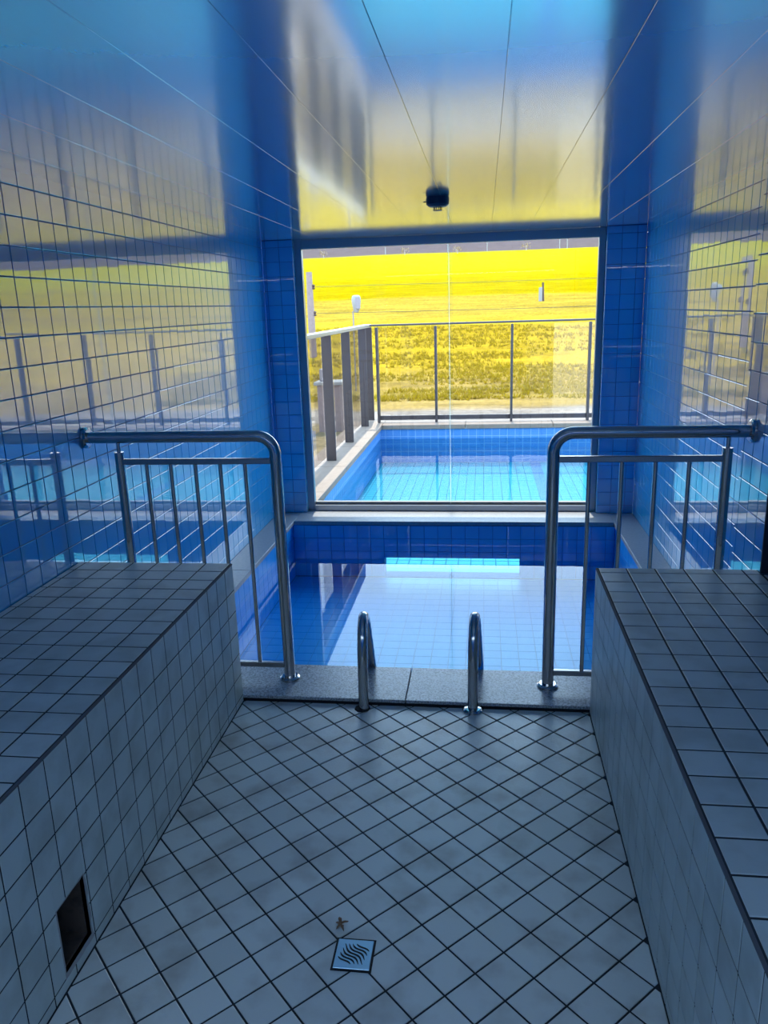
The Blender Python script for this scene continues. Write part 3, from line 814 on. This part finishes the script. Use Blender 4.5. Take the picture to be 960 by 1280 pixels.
n1 = N(nt, 'ShaderNodeTexNoise'); n1.inputs['Scale'].default_value = 1.0; n1.inputs['Detail'].default_value = 8; n1.inputs['Roughness'].default_value = 0.7; L(nt, mp.outputs[0], n1.inputs['Vector'])
m1 = N(nt, 'ShaderNodeMapRange'); m1.inputs[1].default_value = 0.36; m1.inputs[2].default_value = 0.64; m1.inputs[3].default_value = 0.72; m1.inputs[4].default_value = 1.25; L(nt, n1.outputs[0], m1.inputs[0])
n2 = N(nt, 'ShaderNodeTexNoise'); n2.inputs['Scale'].default_value = 9.0; n2.inputs['Detail'].default_value = 4; L(nt, geo.outputs['Position'], n2.inputs['Vector'])
m2 = N(nt, 'ShaderNodeMapRange'); m2.inputs[1].default_value = 0.3; m2.inputs[2].default_value = 0.7; m2.inputs[3].default_value = 0.75; m2.inputs[4].default_value = 1.2; L(nt, n2.outputs[0], m2.inputs[0])
mu = N(nt, 'ShaderNodeMath', operation='MULTIPLY'); L(nt, m1.outputs[0], mu.inputs[0]); L(nt, m2.outputs[0], mu.inputs[1])
# relief fades with distance: a far meadow looks even
hs = N(nt, 'ShaderNodeHueSaturation'); L(nt, rp.outputs[0], hs.inputs['Color']); L(nt, mu.outputs[0], hs.inputs['Value'])
n3 = N(nt, 'ShaderNodeTexNoise'); n3.inputs['Scale'].default_value = 0.5; n3.inputs['Detail'].default_value = 6; L(nt, mp.outputs[0], n3.inputs['Vector'])
m3 = N(nt, 'ShaderNodeMapRange'); m3.inputs[1].default_value = 0.5; m3.inputs[2].default_value = 0.68; m3.inputs[3].default_value = 0; m3.inputs[4].default_value = 0.4; L(nt, n3.outputs[0], m3.inputs[0])
lim = N(nt, 'ShaderNodeMapRange'); lim.inputs[1].default_value = 30; lim.inputs[2].default_value = 36; lim.inputs[3].default_value = 1; lim.inputs[4].default_value = 0; L(nt, sep.outputs['Y'], lim.inputs[0])
lim2 = N(nt, 'ShaderNodeMapRange'); lim2.inputs[1].default_value = 17.5; lim2.inputs[2].default_value = 18.5; L(nt, sep.outputs['Y'], lim2.inputs[0])
ml = N(nt, 'ShaderNodeMath', operation='MULTIPLY'); L(nt, m3.outputs[0], ml.inputs[0]); L(nt, lim.outputs[0], ml.inputs[1])
ml2 = N(nt, 'ShaderNodeMath', operation='MULTIPLY'); L(nt, ml.outputs[0], ml2.inputs[0]); L(nt, lim2.outputs[0], ml2.inputs[1])
mx = N(nt, 'ShaderNodeMix', data_type='RGBA'); mx.inputs[7].default_value = (0.25, 0.20, 0.008, 1)
L(nt, ml2.outputs[0], mx.inputs[0]); L(nt, hs.outputs[0], mx.inputs[6]); L(nt, mx.outputs[2], p.inputs['Base Color'])
M['meadow'] = mm
gr = mesh('ground', vs, fs, 'meadow', smooth=True); tag(gr, kind='structure')

# grass tufts in ragged swaths: real blades, one object
tf = MB(); rnd = random.Random(21); cnt = 0
V_, F_ = [], []
while cnt < 9000:
    y = 17.8 + (rnd.random() ** 1.4) * 13; x = (-0.36 + rnd.random() * 0.62) * y
    s = noise.noise((x * 0.18, y * 1.25, 0.3))
    if s < -0.02 + 0.25 * rnd.random() - 0.1 or math.hypot(x + 5.5, y - 25) < 0.4: continue
    z = ground(x, y) - 0.01; h = 0.04 + 0.09 * rnd.random()
    for b in range(3):
        a = rnd.random() * 6.28; w = 0.012 + 0.02 * rnd.random(); lx, ly = math.cos(a), math.sin(a)
        k = len(V_); ox, oy = (rnd.random() - 0.5) * 0.1, (rnd.random() - 0.5) * 0.06
        V_ += [(x + ox - ly * w, y + oy + lx * w, z), (x + ox + ly * w, y + oy - lx * w, z), (x + ox + lx * h * 0.6, y + oy + ly * h * 0.4, z + h)]
        F_.append((k, k + 1, k + 2))
    cnt += 1
gt = mesh('meadow_grass', V_, F_, 'meadow_tuft'); tag(gt, 'dry yellow grass growing in ragged rows beyond the far fence', 'grass', kind='stuff')

# ------------------------------------------------------------------ things in the meadow


def pole(x, y, ztop, label, n):
    zb = ground(x, y) - 0.2
    e0 = empty('utility_pole', (x, y, zb)); tag(e0, label, 'pole', 'utility poles')
    MB().tube([(x, y, zb), (x, y, ztop)], [0.125, 0.095], 10).build('shaft', 'concrete', e0)
    for zz in (ztop - 0.45, ztop - 1.27):
        MB().lathe(x + 0.125, y, [(0.03, zz - 0.08), (0.055, zz - 0.05), (0.03, zz - 0.01), (0.055, zz + 0.03), (0.03, zz + 0.07)], 8).build('insulator', 'brown', e0)
    return e0


pole(-5.50, 25.0, 2.72, 'pinkish concrete utility pole standing behind the left fence', 0)
pole(16.5, 25.0, 2.90, 'pinkish concrete utility pole far off to the right of the pool', 1)
for zz, lab in ((2.27, 'upper thin overhead wire crossing the meadow from pole to pole'), (1.45, 'lower thin overhead wire crossing the meadow from pole to pole')):
    pts = [(-5.31 + 21.62 * t, 25.0, zz + 0.15 * t - 0.10 * math.sin(PI * t)) for t in [k / 12 for k in range(13)]]
    tag(MB().tube(pts, 0.008, 5).build('overhead_wire', 'wire'), lab, 'wire', 'overhead wires')

lx, ly = -3.22, 20.0; zb = ground(lx, ly) - 0.1
la = empty('garden_lamp', (lx, ly, zb)); tag(la, 'white oval lamp on a thin pole standing in the meadow', 'lamp')
MB().tube([(lx - 0.09, ly, zb), (lx - 0.09, ly, 1.50)], 0.018, 8).build('lamp_pole', 'lamp_grey', la)
MB().tube([(lx - 0.09, ly, 1.49), (lx, ly, 1.52)], 0.014, 8).build('lamp_arm', 'lamp_grey', la)
auto_smooth(MB().lathe(lx, ly, [(0.05, 1.47), (0.085, 1.55), (0.115, 1.70), (0.12, 1.80), (0.10, 1.87), (0.06, 1.89)], 16).build('lamp_head', 'white_paint', la), 50)
MB().box(lx + 0.0, lx + 0.11, ly - 0.125, ly - 0.05, 1.56, 1.84).build('lamp_back', 'lamp_grey', la)

mx_, my_ = 2.765, 40.0; zb = ground(mx_, my_) - 0.05
mk = empty('marker_post', (mx_, my_, zb)); tag(mk, 'small upright white and brown marker standing alone in the yellow meadow', 'marker')
MB().cbox(mx_ - 0.13, mx_ + 0.04, my_ - 0.05, my_ + 0.05, zb, 2.30, 0.01).build('white_board', 'white_paint', mk)
MB().tube([(mx_ + 0.10, my_, zb), (mx_ + 0.06, my_, 2.53)], 0.05, 7).build('stake', 'brown', mk)

bx, by = -2.80, 14.0; zb = ground(bx, by) - 0.05
mp_ = empty('meter_pillar', (bx, by, zb)); tag(mp_, 'low pale masonry pillar with a white cap beyond the left glass fence', 'pillar')
MB().cbox(bx - 0.20, bx + 0.22, by - 0.2, by + 0.2, zb, 0.24, 0.01).build('shaft', 'concrete', mp_)
MB().cbox(bx - 0.25, bx + 0.27, by - 0.25, by + 0.25, 0.24, 0.30, 0.008).build('cap', 'white_paint', mp_)
MB().cbox(bx - 0.17, bx - 0.03, by - 0.08, by + 0.08, 0.30, 0.52, 0.01).build('meter_box', 'lamp_grey', mp_)

for k, (qx, hh) in enumerate(((0.128 - 0.0295, 1.7), (0.128 - 0.0385, 1.3), (0.003, 1.6), (-0.045, 1.2), (-0.122, 1.0))):
    yq = 166 + k; xq = qx * yq; zb = ground(xq, yq) - 0.1
    tag(MB().tube([(xq, yq, zb), (xq, yq, zb + hh + 0.6)], 0.10, 6).build('pale_post', 'white_paint'), ('thin pale post atop the far meadow, ' + ['rightmost of all', 'second from the right', 'right of the window seam', 'left of the window seam', 'leftmost of all'][k]), 'post', 'pale posts along the top of the meadow')
rnd = random.Random(31)
for k, (qx, rr) in enumerate(((0.050, 1.0), (-0.033, 0.8), (-0.098, 0.9), (-0.200, 0.9))):
    yq = 163.0 + k; xq = qx * yq; zb = ground(xq, yq)
    e0 = empty('dry_bush', (xq, yq, zb)); tag(e0, ('small pale dry bush atop the far meadow, ' + ['rightmost of all', 'nearest the window seam', 'second from the left', 'leftmost, above the utility pole'][k]), 'bush', 'dry bushes along the top of the meadow')
    MB().tube([(xq, yq, zb - 0.1), (xq, yq, zb + rr)], [0.12, 0.05], 6).build('stem', 'bark', e0)
    fv = MB()
    for q in range(60):
        a, b_ = rnd.random() * 6.28, rnd.random() ** 0.5; p_ = Vector((xq + rr * b_ * math.cos(a), yq + rr * b_ * math.sin(a), zb + 0.4 + rr * 1.1 * rnd.random()))
        u = Vector((rnd.gauss(0, 1), rnd.gauss(0, 1), rnd.gauss(0, 1))).normalized() * 0.28; w = Vector((u.z, u.x, -u.y)) * 0.7
        fv.add([p_, p_ + u, p_ + w], [(0, 1, 2)])
    fv.build('foliage', 'bush', e0)

# roof beam outside on the left, seen only as a reflection in the water
bm_ = empty('canopy_beam', (-2.3, 8.6, -0.6)); tag(bm_, 'blue roof beam left of the outdoor pool, seen mirrored in the indoor water', 'beam')
MB().cbox(-2.45, -2.17, 8.2, 13.4, 2.55, 2.92, 0.01).build('beam', 'render_blue', bm_)
MB().cbox(-2.42, -2.22, 8.5, 8.7, -0.7, 2.55, 0.01).build('post', 'render_blue', bm_)
